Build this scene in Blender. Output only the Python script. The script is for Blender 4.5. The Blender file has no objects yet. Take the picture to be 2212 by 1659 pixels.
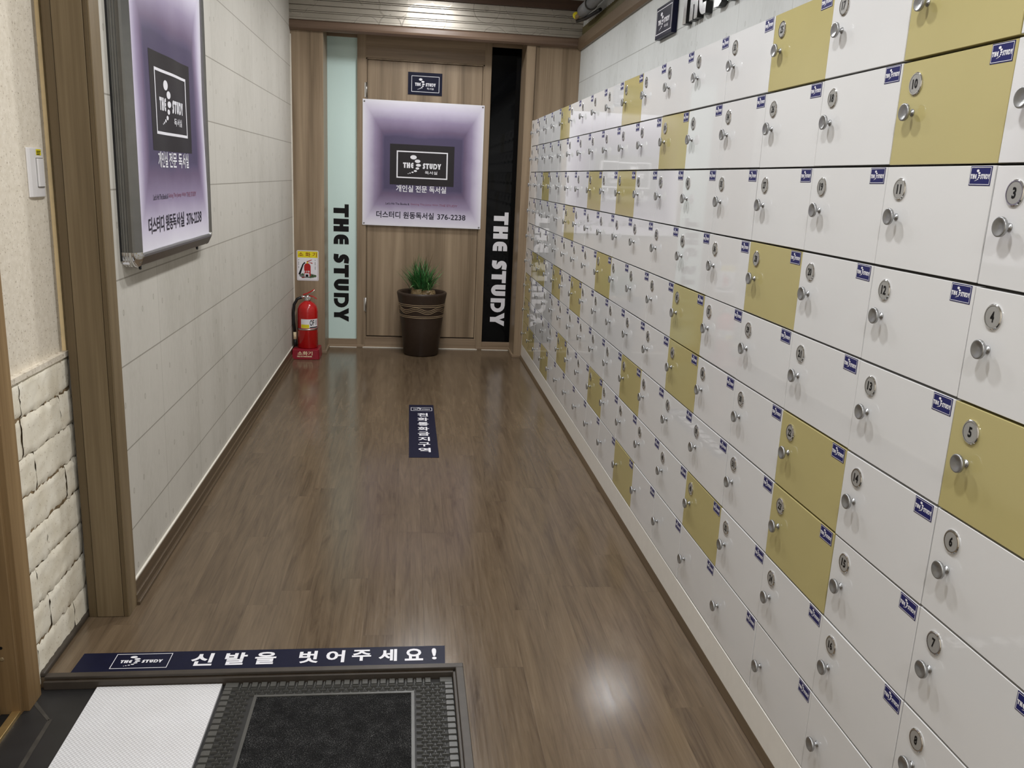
import bpy, bmesh, math, random
from mathutils import Vector, Matrix
random.seed(7)
R = math.radians
scn = bpy.context.scene
COL = scn.collection

# ------------------------------------------------------------------ camera, world, exposure, lamps
EYE = 1.321
YAW, PITCH, ROLL, FPX = 0.1284, -0.2378, 0.0467, 1824.8
def make_camera():
    cy, sy, cp, sp = math.cos(YAW), math.sin(YAW), math.cos(PITCH), math.sin(PITCH)
    f = Vector((sy*cp, cy*cp, sp)); r = Vector((cy, -sy, 0)); u = r.cross(f)
    cr, sr = math.cos(ROLL), math.sin(ROLL)
    r2, u2 = r*cr + u*sr, u*cr - r*sr
    cam = bpy.data.cameras.new('camera'); o = bpy.data.objects.new('camera', cam); COL.objects.link(o)
    cam.sensor_fit = 'HORIZONTAL'; cam.sensor_width = 36.0; cam.lens = FPX/2212*36.0
    cam.clip_start = 0.05
    m = Matrix((r2, u2, -f)).transposed().to_4x4(); m.translation = (0, 0, EYE)
    o.matrix_world = m
    scn.camera = o
make_camera()
vs = scn.view_settings
vs.view_transform = 'Standard'; vs.look = 'None'; vs.gamma = 1.0; vs.use_curve_mapping = False
vs.exposure = 0.0
world = bpy.data.worlds.new('world'); scn.world = world; world.use_nodes = True
world.node_tree.nodes['Background'].inputs[0].default_value = (1, .97, .92, 1)
world.node_tree.nodes['Background'].inputs[1].default_value = 0.9
CEIL = 2.54
LAMP_X = 0.14
LAMP_Y = (-2.6, -1.4, -0.25, 0.95, 2.12, 3.29, 4.46, 5.63)  # two rearmost lamps are unseen, added to lift the lower lockers
LAMP_W = (15, 15, 15, 14.5, 15, 15, 16, 19)
def lamp_light(y, w):
    l = bpy.data.lights.new('lamp_light', 'AREA'); l.shape = 'DISK'; l.size = 0.3 if y > 5 else 0.15; l.energy = w
    l.color = (.985, .99, 1.0)
    o = bpy.data.objects.new('lamp_light', l); COL.objects.link(o); o.location = (LAMP_X, y, CEIL-.045)
    return o

# ------------------------------------------------------------------ node helpers
def lin(c):
    c = c/255.0
    return c/12.92 if c <= .04045 else ((c+.055)/1.055)**2.4
def rgb(r, g, b): return (lin(r), lin(g), lin(b), 1)

class G:
    def __init__(s, name, rough=.5, spec=.5, metal=0, color=None, coat=0):
        s.m = bpy.data.materials.new(name); s.m.use_nodes = True; s.nt = s.m.node_tree
        s.b = s.nt.nodes['Principled BSDF']
        s.b.inputs['Roughness'].default_value = rough; s.b.inputs['Specular IOR Level'].default_value = spec
        s.b.inputs['Metallic'].default_value = metal; s.b.inputs['Coat Weight'].default_value = coat
        s.b.inputs['Coat Roughness'].default_value = .04
        if color: s.b.inputs['Base Color'].default_value = color
    def n(s, t): return s.nt.nodes.new(t)
    def put(s, sock, v):
        if isinstance(v, bpy.types.NodeSocket): s.nt.links.new(v, sock)
        elif isinstance(v, (tuple, list)) and len(v) != len(sock.default_value): sock.default_value = tuple(v)[:len(sock.default_value)]
        else: sock.default_value = v
    def coord(s, which='Object'): return s.n('ShaderNodeTexCoord').outputs[which]
    def sep(s, v):
        x = s.n('ShaderNodeSeparateXYZ'); s.put(x.inputs[0], v); return x.outputs
    def comb(s, x, y, z=0.0):
        c = s.n('ShaderNodeCombineXYZ')
        for i, v in enumerate((x, y, z)): s.put(c.inputs[i], v)
        return c.outputs[0]
    def op(s, o, a, b=0.0, c=None):
        m = s.n('ShaderNodeMath'); m.operation = o; s.put(m.inputs[0], a); s.put(m.inputs[1], b)
        if c is not None: s.put(m.inputs[2], c)
        return m.outputs[0]
    def noise(s, vec, scale, detail=3, rough=.55, dist=0.0):
        n = s.n('ShaderNodeTexNoise'); s.put(n.inputs['Vector'], vec); n.inputs['Scale'].default_value = scale
        n.inputs['Detail'].default_value = detail; n.inputs['Roughness'].default_value = rough
        n.inputs['Distortion'].default_value = dist
        return n.outputs['Fac']
    def white(s, vec):
        n = s.n('ShaderNodeTexWhiteNoise'); n.noise_dimensions = '3D'; s.put(n.inputs['Vector'], vec); return n.outputs['Value']
    def ramp(s, fac, stops, interp='LINEAR'):
        r = s.n('ShaderNodeValToRGB'); s.put(r.inputs[0], fac); e = r.color_ramp; e.interpolation = interp
        e.elements[0].position = stops[0][0]; e.elements[0].color = stops[0][1]
        e.elements[1].position = stops[-1][0]; e.elements[1].color = stops[-1][1]
        for p, c in stops[1:-1]: e.elements.new(p).color = c
        return r.outputs[0]
    def mix(s, fac, a, b, mode='MIX'):
        m = s.n('ShaderNodeMix'); m.data_type = 'RGBA'; m.blend_type = mode
        s.put(m.inputs[0], fac); s.put(m.inputs[6], a); s.put(m.inputs[7], b); return m.outputs[2]
    def map(s, v, scale=(1, 1, 1), loc=(0, 0, 0)):
        m = s.n('ShaderNodeMapping'); s.put(m.inputs[0], v); m.inputs[1].default_value = loc; m.inputs[3].default_value = scale
        return m.outputs[0]
    def bump(s, h, strength=.3, dist=.002):
        b = s.n('ShaderNodeBump'); s.put(b.inputs['Height'], h); b.inputs['Strength'].default_value = strength
        b.inputs['Distance'].default_value = dist; s.nt.links.new(b.outputs[0], s.b.inputs['Normal'])
    def color(s, v): s.put(s.b.inputs['Base Color'], v)
    def roughness(s, v): s.put(s.b.inputs['Roughness'], v)

def plain(name, c, rough=.5, spec=.5, metal=0, coat=0, var=.06, scale=30):
    g = G(name, rough, spec, metal, None, coat)
    n = g.noise(g.coord(), scale, 2)
    lo = tuple(x*(1-var) for x in c[:3])+(1,); hi = tuple(min(1, x*(1+var)) for x in c[:3])+(1,)
    g.color(g.ramp(n, [(.3, lo), (.7, hi)]))
    return g.m

def wood(name, axis, dark, mid, light, rough=.45, band=9.0, spec=.35, off=0.0):
    """printed laminate with the grain running along one axis"""
    g = G(name, rough, spec)
    x, y, z = g.sep(g.coord())
    a = {'z': (x, y, z), 'x': (z, y, x), 'y': (x, z, y)}[axis]
    s = g.op('ADD', a[0], g.op('MULTIPLY', a[1], 1.0))
    v1 = g.comb(g.op('ADD', s, off), 0.0, g.op('MULTIPLY', a[2], .045))
    v2 = g.comb(g.op('ADD', s, off+3.1), 0.0, g.op('MULTIPLY', a[2], .02))
    b1 = g.noise(v1, band*1.5, 2, .5, .3); b2 = g.noise(v2, band*14, 3, .6)
    f = g.op('ADD', g.op('MULTIPLY', b1, .72), g.op('MULTIPLY', b2, .28))
    g.color(g.ramp(f, [(.3, dark), (.5, mid), (.7, light)]))
    g.bump(b2, .08, .0006)
    return g.m

def wallpaper(name, tint, z0, sp, y0, js, kn=.75):
    """concrete-look wallpaper: ruled boards, faint joints, little knots"""
    g = G(name, .62, .25)
    x, y, z = g.sep(g.coord())
    zz = g.op('DIVIDE', g.op('SUBTRACT', z, z0), sp); row = g.op('FLOOR', zz); fz = g.op('FRACT', zz)
    yy = g.op('DIVIDE', g.op('SUBTRACT', y, y0), js); colm = g.op('FLOOR', yy); fy = g.op('FRACT', yy)
    dz = g.op('MULTIPLY', g.op('MINIMUM', fz, g.op('SUBTRACT', 1.0, fz)), sp)
    dy = g.op('MULTIPLY', g.op('MINIMUM', fy, g.op('SUBTRACT', 1.0, fy)), js)
    lz = g.op('LESS_THAN', dz, .0022); ly = g.op('LESS_THAN', dy, .0013)
    v = g.comb(g.op('MULTIPLY', y, 1.0), x, g.op('MULTIPLY', z, .35))
    n1 = g.noise(v, 3.2, 4, .6); n2 = g.noise(v, 75, 4, .7)
    cell = g.white(g.comb(row, colm, 1.0))
    f = g.op('ADD', g.op('ADD', g.op('MULTIPLY', n1, .6), g.op('MULTIPLY', n2, .32)), g.op('MULTIPLY', cell, .08))
    r, gg, b = tint
    c = g.ramp(f, [(.3, rgb(r-16, gg-16, b-17)), (.5, rgb(r, gg, b)), (.72, rgb(r+7, gg+7, b+7))])
    # knots: three per board cell, at random places of the middle of the board
    for k, (px, pz) in enumerate(((.2, .56), (.55, .44), (.86, .6))):
        ra = g.white(g.comb(row, colm, 4.0+k)); rb = g.white(g.comb(row, colm, 14.0+k))
        kx = g.op('MULTIPLY', g.op('SUBTRACT', g.op('SUBTRACT', fy, px), g.op('MULTIPLY', g.op('SUBTRACT', ra, .5), .22)), js/.0085)
        kz = g.op('MULTIPLY', g.op('SUBTRACT', g.op('SUBTRACT', fz, pz), g.op('MULTIPLY', g.op('SUBTRACT', rb, .5), .25)), sp/.0115)
        d = g.op('SQRT', g.op('ADD', g.op('MULTIPLY', kx, kx), g.op('MULTIPLY', kz, kz)))
        ring = g.ramp(d, [(0, (.4, .4, .4, 1)), (.35, (.1, .1, .1, 1)), (.62, (.7, .7, .7, 1)), (1.0, (0, 0, 0, 1))])
        c = g.mix(g.op('MULTIPLY', ring, kn), c, rgb(r-75, gg-78, b-84))
    c = g.mix(g.op('MULTIPLY', ly, .5), c, rgb(r-70, gg-72, b-76))
    c = g.mix(g.op('MULTIPLY', lz, .62), c, rgb(r-82, gg-84, b-88))
    g.color(c); g.bump(n2, .1, .0008)
    return g.m

# ------------------------------------------------------------------ materials
MT = {}
def floor_material():
    g = G('vinyl_plank_floor', .3, .45)
    x, y, z = g.sep(g.coord())
    W, L = .0905, .92
    px = g.op('DIVIDE', g.op('SUBTRACT', x, .518), W); ix = g.op('FLOOR', px); fx = g.op('FRACT', px)
    sh = g.white(g.comb(ix, 3.0, 0.0))
    py = g.op('ADD', g.op('DIVIDE', y, L), sh); iy = g.op('FLOOR', py); fy = g.op('FRACT', py)
    rnd = g.white(g.comb(ix, iy, 7.0))
    v = g.comb(g.op('ADD', x, g.op('MULTIPLY', rnd, 9.0)), g.op('MULTIPLY', y, .09), rnd)
    v2 = g.comb(g.op('ADD', x, g.op('MULTIPLY', rnd, 5.0)), g.op('MULTIPLY', y, .03), rnd)
    n1 = g.noise(v, 24, 4, .6, 1.2); n2 = g.noise(v2, 190, 3, .6)
    f = g.op('ADD', g.op('ADD', g.op('MULTIPLY', n1, .55), g.op('MULTIPLY', n2, .25)), g.op('MULTIPLY', rnd, .09))
    f = g.op('ADD', f, .055)
    c = g.ramp(f, [(.28, rgb(67, 54, 41)), (.45, rgb(93, 78, 61)), (.6, rgb(107, 91, 72)), (.78, rgb(124, 107, 86))])
    sx = g.op('MULTIPLY', g.op('MINIMUM', fx, g.op('SUBTRACT', 1.0, fx)), W)
    sy = g.op('MULTIPLY', g.op('MINIMUM', fy, g.op('SUBTRACT', 1.0, fy)), L)
    seam = g.op('LESS_THAN', g.op('MINIMUM', sx, sy), .0009)
    every3 = g.op('LESS_THAN', g.white(g.comb(ix, iy, 21.0)), .6)
    c = g.mix(g.op('MULTIPLY', g.op('MULTIPLY', seam, every3), .42), c, rgb(62, 50, 40))
    g.color(c); g.roughness(g.ramp(n2, [(.3, (.15, .15, .15, 1)), (.75, (.22, .22, .22, 1))]))
    g.bump(g.op('ADD', g.op('MULTIPLY', n2, .5), g.op('MULTIPLY', seam, -1.0)), .12, .0006)
    return g.m
MT['floor'] = floor_material()
MT['lam'] = wood('oak_laminate', 'z', rgb(110, 93, 73), rgb(143, 124, 101), rgb(168, 148, 123), .4)
MT['lam_x'] = wood('oak_laminate_crosswise', 'x', rgb(114, 96, 76), rgb(142, 122, 100), rgb(164, 143, 118), .4, off=2)
MT['lam_y'] = wood('oak_laminate_lengthwise', 'y', rgb(96, 80, 62), rgb(112, 95, 75), rgb(126, 108, 87), .4, off=5)
MT['post'] = wood('ash_brown_laminate', 'z', rgb(84, 70, 49), rgb(115, 99, 74), rgb(140, 123, 96), .45, off=8)
MT['postdark'] = wood('dark_edge_laminate', 'z', rgb(76, 62, 42), rgb(93, 78, 55), rgb(108, 92, 68), .45, off=11)
MT['jamb'] = wood('honey_door_frame', 'z', rgb(98, 76, 48), rgb(126, 101, 68), rgb(154, 128, 92), .45, off=14)
MT['lam_b'] = wood('dark_baseboard_laminate', 'y', rgb(72, 59, 43), rgb(88, 73, 55), rgb(104, 88, 68), .35, off=27)
MT['mould'] = wood('walnut_moulding', 'x', rgb(86, 68, 55), rgb(112, 92, 77), rgb(134, 114, 97), .35, off=17)
MT['beam'] = wood('dark_walnut_beam', 'x', rgb(60, 44, 34), rgb(78, 58, 46), rgb(92, 70, 56), .4, off=20)
MT['paperL'] = wallpaper('concrete_wallpaper_left', (195, 191, 182), 2.0, .2527, 2.905, .4705)
MT['paperR'] = wallpaper('concrete_wallpaper_right', (206, 208, 206), 2.008, .2527, 2.75, .4705, .45)
def speckle():
    g = G('speckled_wallpaper', .7, .2)
    v = g.coord(); n = g.noise(v, 60, 3); n2 = g.noise(v, 150, 1, .4); n3 = g.noise(v, 2.0, 2)
    c = g.ramp(n, [(.3, rgb(218, 208, 190)), (.7, rgb(232, 223, 207))])
    c = g.mix(g.op('MULTIPLY', g.op('GREATER_THAN', n2, .69), .6), c, rgb(140, 120, 96))
    c = g.mix(g.op('MULTIPLY', g.op('LESS_THAN', n2, .33), .35), c, rgb(250, 245, 235))
    g.color(c); g.bump(n, .1, .0008); return g.m
MT['speckle'] = speckle()
def stone():
    g = G('cream_split_stone', .8, .2)
    v = g.coord(); n = g.noise(v, 14, 4); n2 = g.noise(v, 120, 3, .6)
    c = g.ramp(n, [(.3, rgb(226, 217, 196)), (.7, rgb(244, 238, 222))])
    c = g.mix(g.op('MULTIPLY', g.op('GREATER_THAN', n2, .64), .45), c, rgb(166, 146, 116))
    g.color(c); g.bump(g.op('ADD', n, g.op('MULTIPLY', n2, .5)), .25, .0018); return g.m
MT['stone'] = stone()
MT['joint'] = plain('stone_joint', rgb(138, 118, 90), .9, .1, var=.3, scale=80)
MT['foam'] = plain('beige_edging', rgb(240, 216, 168), .6)
MT['white_gloss'] = plain('white_gloss_board', rgb(221, 221, 221), .035, .55, var=.012, scale=4)
MT['ochre_gloss'] = plain('ochre_gloss_board', rgb(184, 173, 120), .09, .5, var=.02, scale=4)
MT['carcass'] = plain('shade_grey_carcass_board', rgb(118, 116, 112), .5, .3, var=.02)  # white board greyed so the shade between the doors looks dark
MT['plinth'] = plain('plinth_board', rgb(232, 229, 222), .25, .4, var=.02)
MT['alu'] = plain('brushed_aluminium', rgb(196, 194, 190), .3, .5, 1.0, var=.05)
MT['frame_alu'] = plain('frame_aluminium', rgb(132, 131, 128), .3, .5, .95, var=.04)
MT['knob_metal'] = plain('knob_metal', rgb(168, 169, 170), .32, .5, .85, var=.04)
MT['chrome'] = plain('chrome', rgb(225, 225, 225), .12, .5, 1.0, var=.02)
MT['plateface'] = plain('silver_plate_face', rgb(172, 171, 168), .3, .5, .35, var=.03)
MT['black'] = plain('black_print', rgb(14, 14, 16), .4, .25, var=.1)
MT['black_plastic'] = plain('black_plastic', rgb(26, 26, 27), .45, .4, var=.1)
MT['navy'] = plain('navy_tag', rgb(34, 36, 94), .3, .25, var=.04)
MT['navy_dark'] = plain('dark_navy_vinyl', rgb(22, 24, 46), .35, .12, var=.08)
MT['charcoal'] = plain('charcoal_print', rgb(44, 41, 43), .4, .2, var=.04)
MT['white_print'] = plain('white_print', rgb(236, 235, 240), .4, .3, var=.02)
MT['lilac_text'] = plain('red_violet_print', rgb(142, 86, 110), .5, .3)
MT['navy_text'] = plain('ink_navy_print', rgb(30, 26, 44), .45, .3)
MT['green_glass'] = plain('frosted_pale_green_glass', rgb(216, 240, 235), .12, .5, coat=.3, var=.01, scale=3)
MT['black_glass'] = plain('black_glass', rgb(7, 8, 10), .05, .15, var=.05, scale=3)
MT['steel_letter'] = plain('brushed_steel_face', rgb(170, 170, 170), .22, .5, 1.0, var=.04)
MT['brass'] = plain('brass_threshold', rgb(206, 176, 120), .3, .5, .8, var=.08)
MT['tile'] = plain('black_tile', rgb(40, 39, 39), .4, .4, var=.2, scale=9)
MT['grout'] = plain('grey_grout', rgb(70, 66, 60), .8, .2, var=.2)
MT['nosing'] = plain('brown_grey_nosing', rgb(66, 59, 52), .42, .4, var=.1)
MT['rubber'] = plain('grey_rubber', rgb(80, 79, 75), .34, .4, var=.08)
def carpet():
    g = G('black_loop_carpet', .95, .1)
    v = g.coord(); n = g.noise(v, 420, 2, .7); n1 = g.noise(v, 30, 3)
    g.color(g.ramp(g.op('ADD', g.op('MULTIPLY', n, .8), g.op('MULTIPLY', n1, .2)), [(.35, rgb(18, 18, 18)), (.55, rgb(36, 36, 36)), (.7, rgb(112, 111, 110))]))
    g.bump(n, .9, .003); return g.m
MT['carpet'] = carpet()
MT['rubber_base'] = plain('dark_rubber_base', rgb(44, 43, 41), .5, .3, var=.08)
def dimple():
    g = G('white_dimpled_pad', .55, .3)
    x, y, z = g.sep(g.coord())
    a = g.op('MULTIPLY', g.op('SINE', g.op('MULTIPLY', x, 620.0)), g.op('SINE', g.op('MULTIPLY', y, 560.0)))
    n = g.noise(g.coord(), 9, 3)
    c = g.ramp(a, [(.0, rgb(214, 213, 214)), (.7, rgb(238, 238, 240))])
    g.color(g.mix(.15, c, g.ramp(n, [(.3, rgb(196, 192, 190)), (.7, rgb(240, 240, 244))])))
    g.bump(a, .5, .0015); return g.m
MT['pad'] = dimple()
MT['pot'] = plain('dark_brown_pot', rgb(54, 42, 34), .42, .4, var=.08)
MT['potline'] = plain('cream_pot_line', rgb(196, 172, 138), .55, .3)
MT['soil'] = plain('soil', rgb(44, 34, 25), .95, .1, var=.4, scale=60)
MT['leaf'] = plain('grass_green_leaf', rgb(52, 106, 56), .5, .35, var=.35, scale=25)
MT['leaf_light'] = plain('light_green_leaf', rgb(112, 168, 104), .5, .35, var=.2, scale=25)
MT['leaf_dry'] = plain('brownish_leaf', rgb(84, 72, 44), .6, .3, var=.25)
MT['wrap'] = plain('tan_plastic_wrap', rgb(136, 116, 84), .28, .5, var=.25, scale=45)
MT['red'] = plain('red_enamel', rgb(184, 22, 22), .22, .5, coat=.4, var=.05)
MT['red_stand'] = plain('crimson_plastic', rgb(140, 22, 40), .35, .45, var=.06)
MT['cream'] = plain('cream_print', rgb(242, 222, 184), .5, .3)
MT['yellow'] = plain('yellow_print', rgb(232, 216, 44), .45, .3)
MT['dark_red'] = plain('dark_red_print', rgb(140, 36, 20), .5, .3)
MT['grey_print'] = plain('grey_print', rgb(120, 122, 120), .5, .3)
MT['green_print'] = plain('green_print', rgb(80, 104, 70), .5, .3)
MT['white_plastic'] = plain('white_plastic', rgb(232, 229, 228), .28, .45, var=.01)
MT['grey_pipe'] = plain('grey_pipe_cover', rgb(128, 130, 132), .45, .4, var=.06)
MT['olive'] = plain('olive_ribbed_board', rgb(96, 88, 56), .55, .3, var=.1)
MT['groove'] = plain('fascia_groove', rgb(112, 104, 93), .5, .3)
MT['ceil'] = plain('grey_ceiling_board', rgb(222, 222, 220), .6, .3, var=.03)
MT['caulk'] = plain('white_caulk', rgb(226, 220, 208), .6, .3, var=.05)
MT['back'] = plain('plain_back_wall', rgb(176, 168, 156), .7, .2)
def fascia_mat():
    g = G('pearl_patterned_fascia', .3, .6, .5)
    x, y, z = g.sep(g.coord())
    n = g.noise(g.comb(x, 0.0, z), 5, 3); v = g.n('ShaderNodeTexVoronoi'); v.feature = 'F1'
    g.put(v.inputs['Vector'], g.comb(x, 0.0, z)); v.inputs['Scale'].default_value = 6
    line = g.op('LESS_THAN', g.op('ABSOLUTE', g.op('SUBTRACT', g.op('FRACT', g.op('MULTIPLY', v.outputs['Distance'], 2.6)), .5)), .05)
    c = g.ramp(n, [(.3, rgb(170, 163, 151)), (.7, rgb(184, 177, 165))])
    g.color(g.mix(g.op('MULTIPLY', line, .06), c, rgb(212, 205, 195)))
    g.roughness(g.op('ADD', .33, g.op('MULTIPLY', line, -.13)))
    return g.m
MT['fascia'] = fascia_mat()
def tunnel():
    """poster artwork: a violet tunnel that runs from a pale rim to a dark middle"""
    g = G('violet_tunnel_print', .4, .35)
    gx, gy, gz = g.sep(g.coord('UV'))
    du = g.op('DIVIDE', g.op('MINIMUM', gx, g.op('SUBTRACT', 1.0, gx)), .175)
    dt = g.op('DIVIDE', g.op('SUBTRACT', 1.0, gy), .28); db = g.op('DIVIDE', gy, .3)
    t = g.op('MINIMUM', g.op('MINIMUM', du, dt), db)
    n = g.noise(g.coord('UV'), 5, 3); t2 = g.op('ADD', t, g.op('MULTIPLY', g.op('SUBTRACT', n, .5), .16))
    g.color(g.ramp(t2, [(.02, rgb(232, 229, 240)), (.25, rgb(208, 201, 221)), (.55, rgb(152, 139, 168)), (.84, rgb(108, 92, 120)), (.96, rgb(88, 79, 109)), (1.0, rgb(78, 70, 99))]))
    return g.m
MT['tunnel'] = tunnel()

# ------------------------------------------------------------------ mesh builder
ORG = {}
class M:
    def __init__(s, *mats): s.v = []; s.f = []; s.mi = []; s.sm = []; s.mats = list(mats); s.uv = {}
    def mat(s, m):
        m = MT[m] if isinstance(m, str) else m
        if m not in s.mats: s.mats.append(m)
        return s.mats.index(m)
    def add(s, verts, faces, m, smooth=False, uvs=None):
        k = len(s.v); i = s.mat(m); s.v += [tuple(v) for v in verts]
        for f in faces:
            if uvs: s.uv[len(s.f)] = [uvs[j] for j in f]
            s.f.append([k+j for j in f]); s.mi.append(i); s.sm.append(smooth)
    def box(s, x0, x1, y0, y1, z0, z1, m):
        v = [(x, y, z) for x in (x0, x1) for y in (y0, y1) for z in (z0, z1)]
        s.add(v, [(0, 1, 3, 2), (4, 6, 7, 5), (0, 4, 5, 1), (2, 3, 7, 6), (0, 2, 6, 4), (1, 5, 7, 3)], m)
    def obox(s, c, ax, half, m):
        """box with its own axes"""
        c = Vector(c); v = [c+ax[0]*(a*half[0])+ax[1]*(b*half[1])+ax[2]*(d*half[2]) for a in (-1, 1) for b in (-1, 1) for d in (-1, 1)]
        s.add(v, [(0, 1, 3, 2), (4, 6, 7, 5), (0, 4, 5, 1), (2, 3, 7, 6), (0, 2, 6, 4), (1, 5, 7, 3)], m)
    def tris(s, pts, tri, fr, d, m):
        s.add([fr(p[0], p[1], d) for p in pts], tri, m)
    def poly(s, pts, fr, d, m, depth=0, side=None):
        """filled outline on a plane; with depth also its sides and back"""
        tri = triangulate(pts); s.tris(pts, tri, fr, d, m)
        if depth:
            n = len(pts); v = [fr(p[0], p[1], d) for p in pts]+[fr(p[0], p[1], d-depth) for p in pts]
            s.add(v, [(i, i+n, (i+1) % n+n, (i+1) % n) for i in range(n)], side or m)
    def rect(s, u0, u1, v0, v1, fr, d, m): s.poly([(u0, v0), (u1, v0), (u1, v1), (u0, v1)], fr, d, m)
    def border(s, u0, u1, v0, v1, tu, tv, fr, d, m, k=1):
        for i in range(k):
            a, c = u0+(u1-u0)*i/k, u0+(u1-u0)*(i+1)/k; s.rect(a, c, v0, v0+tv, fr, d, m); s.rect(a, c, v1-tv, v1, fr, d, m)
            a, c = v0+tv+(v1-v0-2*tv)*i/k, v0+tv+(v1-v0-2*tv)*(i+1)/k; s.rect(u0, u0+tu, a, c, fr, d, m); s.rect(u1-tu, u1, a, c, fr, d, m)
    def ellipse(s, cu, cv, ru, rv, fr, d, m, n=16):
        s.add([fr(cu+ru*math.cos(2*math.pi*i/n), cv+rv*math.sin(2*math.pi*i/n), d) for i in range(n)], [tuple(range(n))], m)
    def text(s, body, u0, u1, v0, v1, fr, d, m, bold=0.0, res=3):
        vs_, fs_ = text_mesh(body, bold, res)
        s.add([fr(u0+(u1-u0)*a, v0+(v1-v0)*b, d) for a, b in vs_], fs_, m)
    def word(s, letters, u0, u1, v0, v1, fr, d, m, depth=0, side=None):
        for out in word_outlines(letters):
            s.poly([(u0+(u1-u0)*a, v0+(v1-v0)*b) for a, b in out], fr, d, m, depth, side)
    def lathe(s, prof, o, axis, m, n=24, smooth=True, caps=True):
        """profile of (radius, height) turned about an axis through o; m may be a list per segment"""
        ax = Vector(axis).normalized(); a = ax.orthogonal().normalized(); b = ax.cross(a); o = Vector(o); k = len(prof)
        v = [o+ax*h+(a*math.cos(2*math.pi*i/n)+b*math.sin(2*math.pi*i/n))*r for r, h in prof for i in range(n)]
        for j in range(k-1):
            mm = m[j] if isinstance(m, list) else m
            idx = [(j*n+i, j*n+(i+1) % n, (j+1)*n+(i+1) % n, (j+1)*n+i) for i in range(n)]
            vv = v[j*n:(j+2)*n]; s.add(vv, [tuple(q-j*n for q in f) for f in idx], mm, smooth)
        if caps:
            m0 = m[0] if isinstance(m, list) else m; m1 = m[-1] if isinstance(m, list) else m
            s.add(v[:n], [tuple(range(n))[::-1]], m0); s.add(v[(k-1)*n:], [tuple(range(n))], m1)
    def tube(s, path, r, m, n=10, smooth=True):
        path = [Vector(p) for p in path]; rs = r if isinstance(r, (list, tuple)) else [r]*len(path); v = []; up = None
        for i, p in enumerate(path):
            t = (path[min(i+1, len(path)-1)]-path[max(i-1, 0)]).normalized()
            up = t.orthogonal().normalized() if up is None else (up-t*up.dot(t)).normalized()
            b = t.cross(up)
            v += [p+(up*math.cos(2*math.pi*j/n)+b*math.sin(2*math.pi*j/n))*rs[i] for j in range(n)]
        f = [(i*n+j, i*n+(j+1) % n, (i+1)*n+(j+1) % n, (i+1)*n+j) for i in range(len(path)-1) for j in range(n)]
        s.add(v, f, m, smooth); s.add(v[:n], [tuple(range(n))[::-1]], m); s.add(v[-n:], [tuple(range(n))], m)
    def mesh(s, name, org=(0, 0, 0), weld=True):
        me = bpy.data.meshes.new(name); ox, oy, oz = org
        me.from_pydata([(x-ox, y-oy, z-oz) for x, y, z in s.v], [], s.f)
        for m in s.mats: me.materials.append(m)
        me.polygons.foreach_set('material_index', s.mi); me.polygons.foreach_set('use_smooth', s.sm)
        if s.uv:
            ul = me.uv_layers.new(name='UVMap')
            for fi, us in s.uv.items():
                for li, q in zip(me.polygons[fi].loop_indices, us): ul.data[li].uv = q
        if weld:
            bm = bmesh.new(); bm.from_mesh(me); bmesh.ops.remove_doubles(bm, verts=bm.verts, dist=1e-6)
            bm.to_mesh(me); bm.free()
        me.update(); return me
    def build(s, name, parent=None, bevel=0.0, recalc=True, seg=2):
        org = ORG.get(parent, Vector((0, 0, 0))) if parent else Vector((0, 0, 0))
        me = s.mesh(name, org)
        if recalc:
            bm = bmesh.new(); bm.from_mesh(me); bmesh.ops.recalc_face_normals(bm, faces=bm.faces); bm.to_mesh(me); bm.free()
        o = bpy.data.objects.new(name, me); COL.objects.link(o)
        if parent: o.parent = parent; ORG[o] = org
        else: ORG[o] = Vector((0, 0, 0))
        if bevel:
            b = o.modifiers.new('bevel', 'BEVEL'); b.width = bevel; b.segments = seg; b.limit_method = 'ANGLE'; b.angle_limit = R(40)
        return o

def triangulate(pts):
    from mathutils.geometry import tessellate_polygon
    return [tuple(t) for t in tessellate_polygon([[Vector((p[0], p[1], 0)) for p in pts]])]

_TXT = {}
def text_mesh(body, bold, res):
    """outline of a text as a flat mesh, fitted to the unit square"""
    key = (body, bold, res)
    if key in _TXT: return _TXT[key]
    c = bpy.data.curves.new('t', 'FONT'); c.body = body; c.size = 1; c.resolution_u = res; c.offset = bold
    o = bpy.data.objects.new('t', c); COL.objects.link(o)
    dg = bpy.context.evaluated_depsgraph_get(); me = bpy.data.meshes.new_from_object(o.evaluated_get(dg))
    v = [(q.co.x, q.co.y) for q in me.vertices]; f = [tuple(p.vertices) for p in me.polygons]
    xs = [p[0] for p in v]; ys = [p[1] for p in v]; x0, x1, y0, y1 = min(xs), max(xs), min(ys), max(ys)
    v = [((a-x0)/(x1-x0), (b-y0)/(y1-y0)) for a, b in v]
    bpy.data.objects.remove(o); bpy.data.curves.remove(c); bpy.data.meshes.remove(me)
    _TXT[key] = (v, f); return _TXT[key]

def arc(cx, cy, r, a0, a1, n=6, ry=None):
    ry = ry or r
    return [(cx+r*math.cos(R(a0+(a1-a0)*i/n)), cy+ry*math.sin(R(a0+(a1-a0)*i/n))) for i in range(n+1)]
def stroke(path, w):
    P = [Vector(p) for p in path]; L = []; Q = []
    for i, p in enumerate(P):
        t = (P[min(i+1, len(P)-1)]-P[max(i-1, 0)]).normalized(); n = Vector((-t.y, t.x))*(w/2)
        L.append(tuple(p+n)); Q.append(tuple(p-n))
    return L+Q[::-1]
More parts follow.
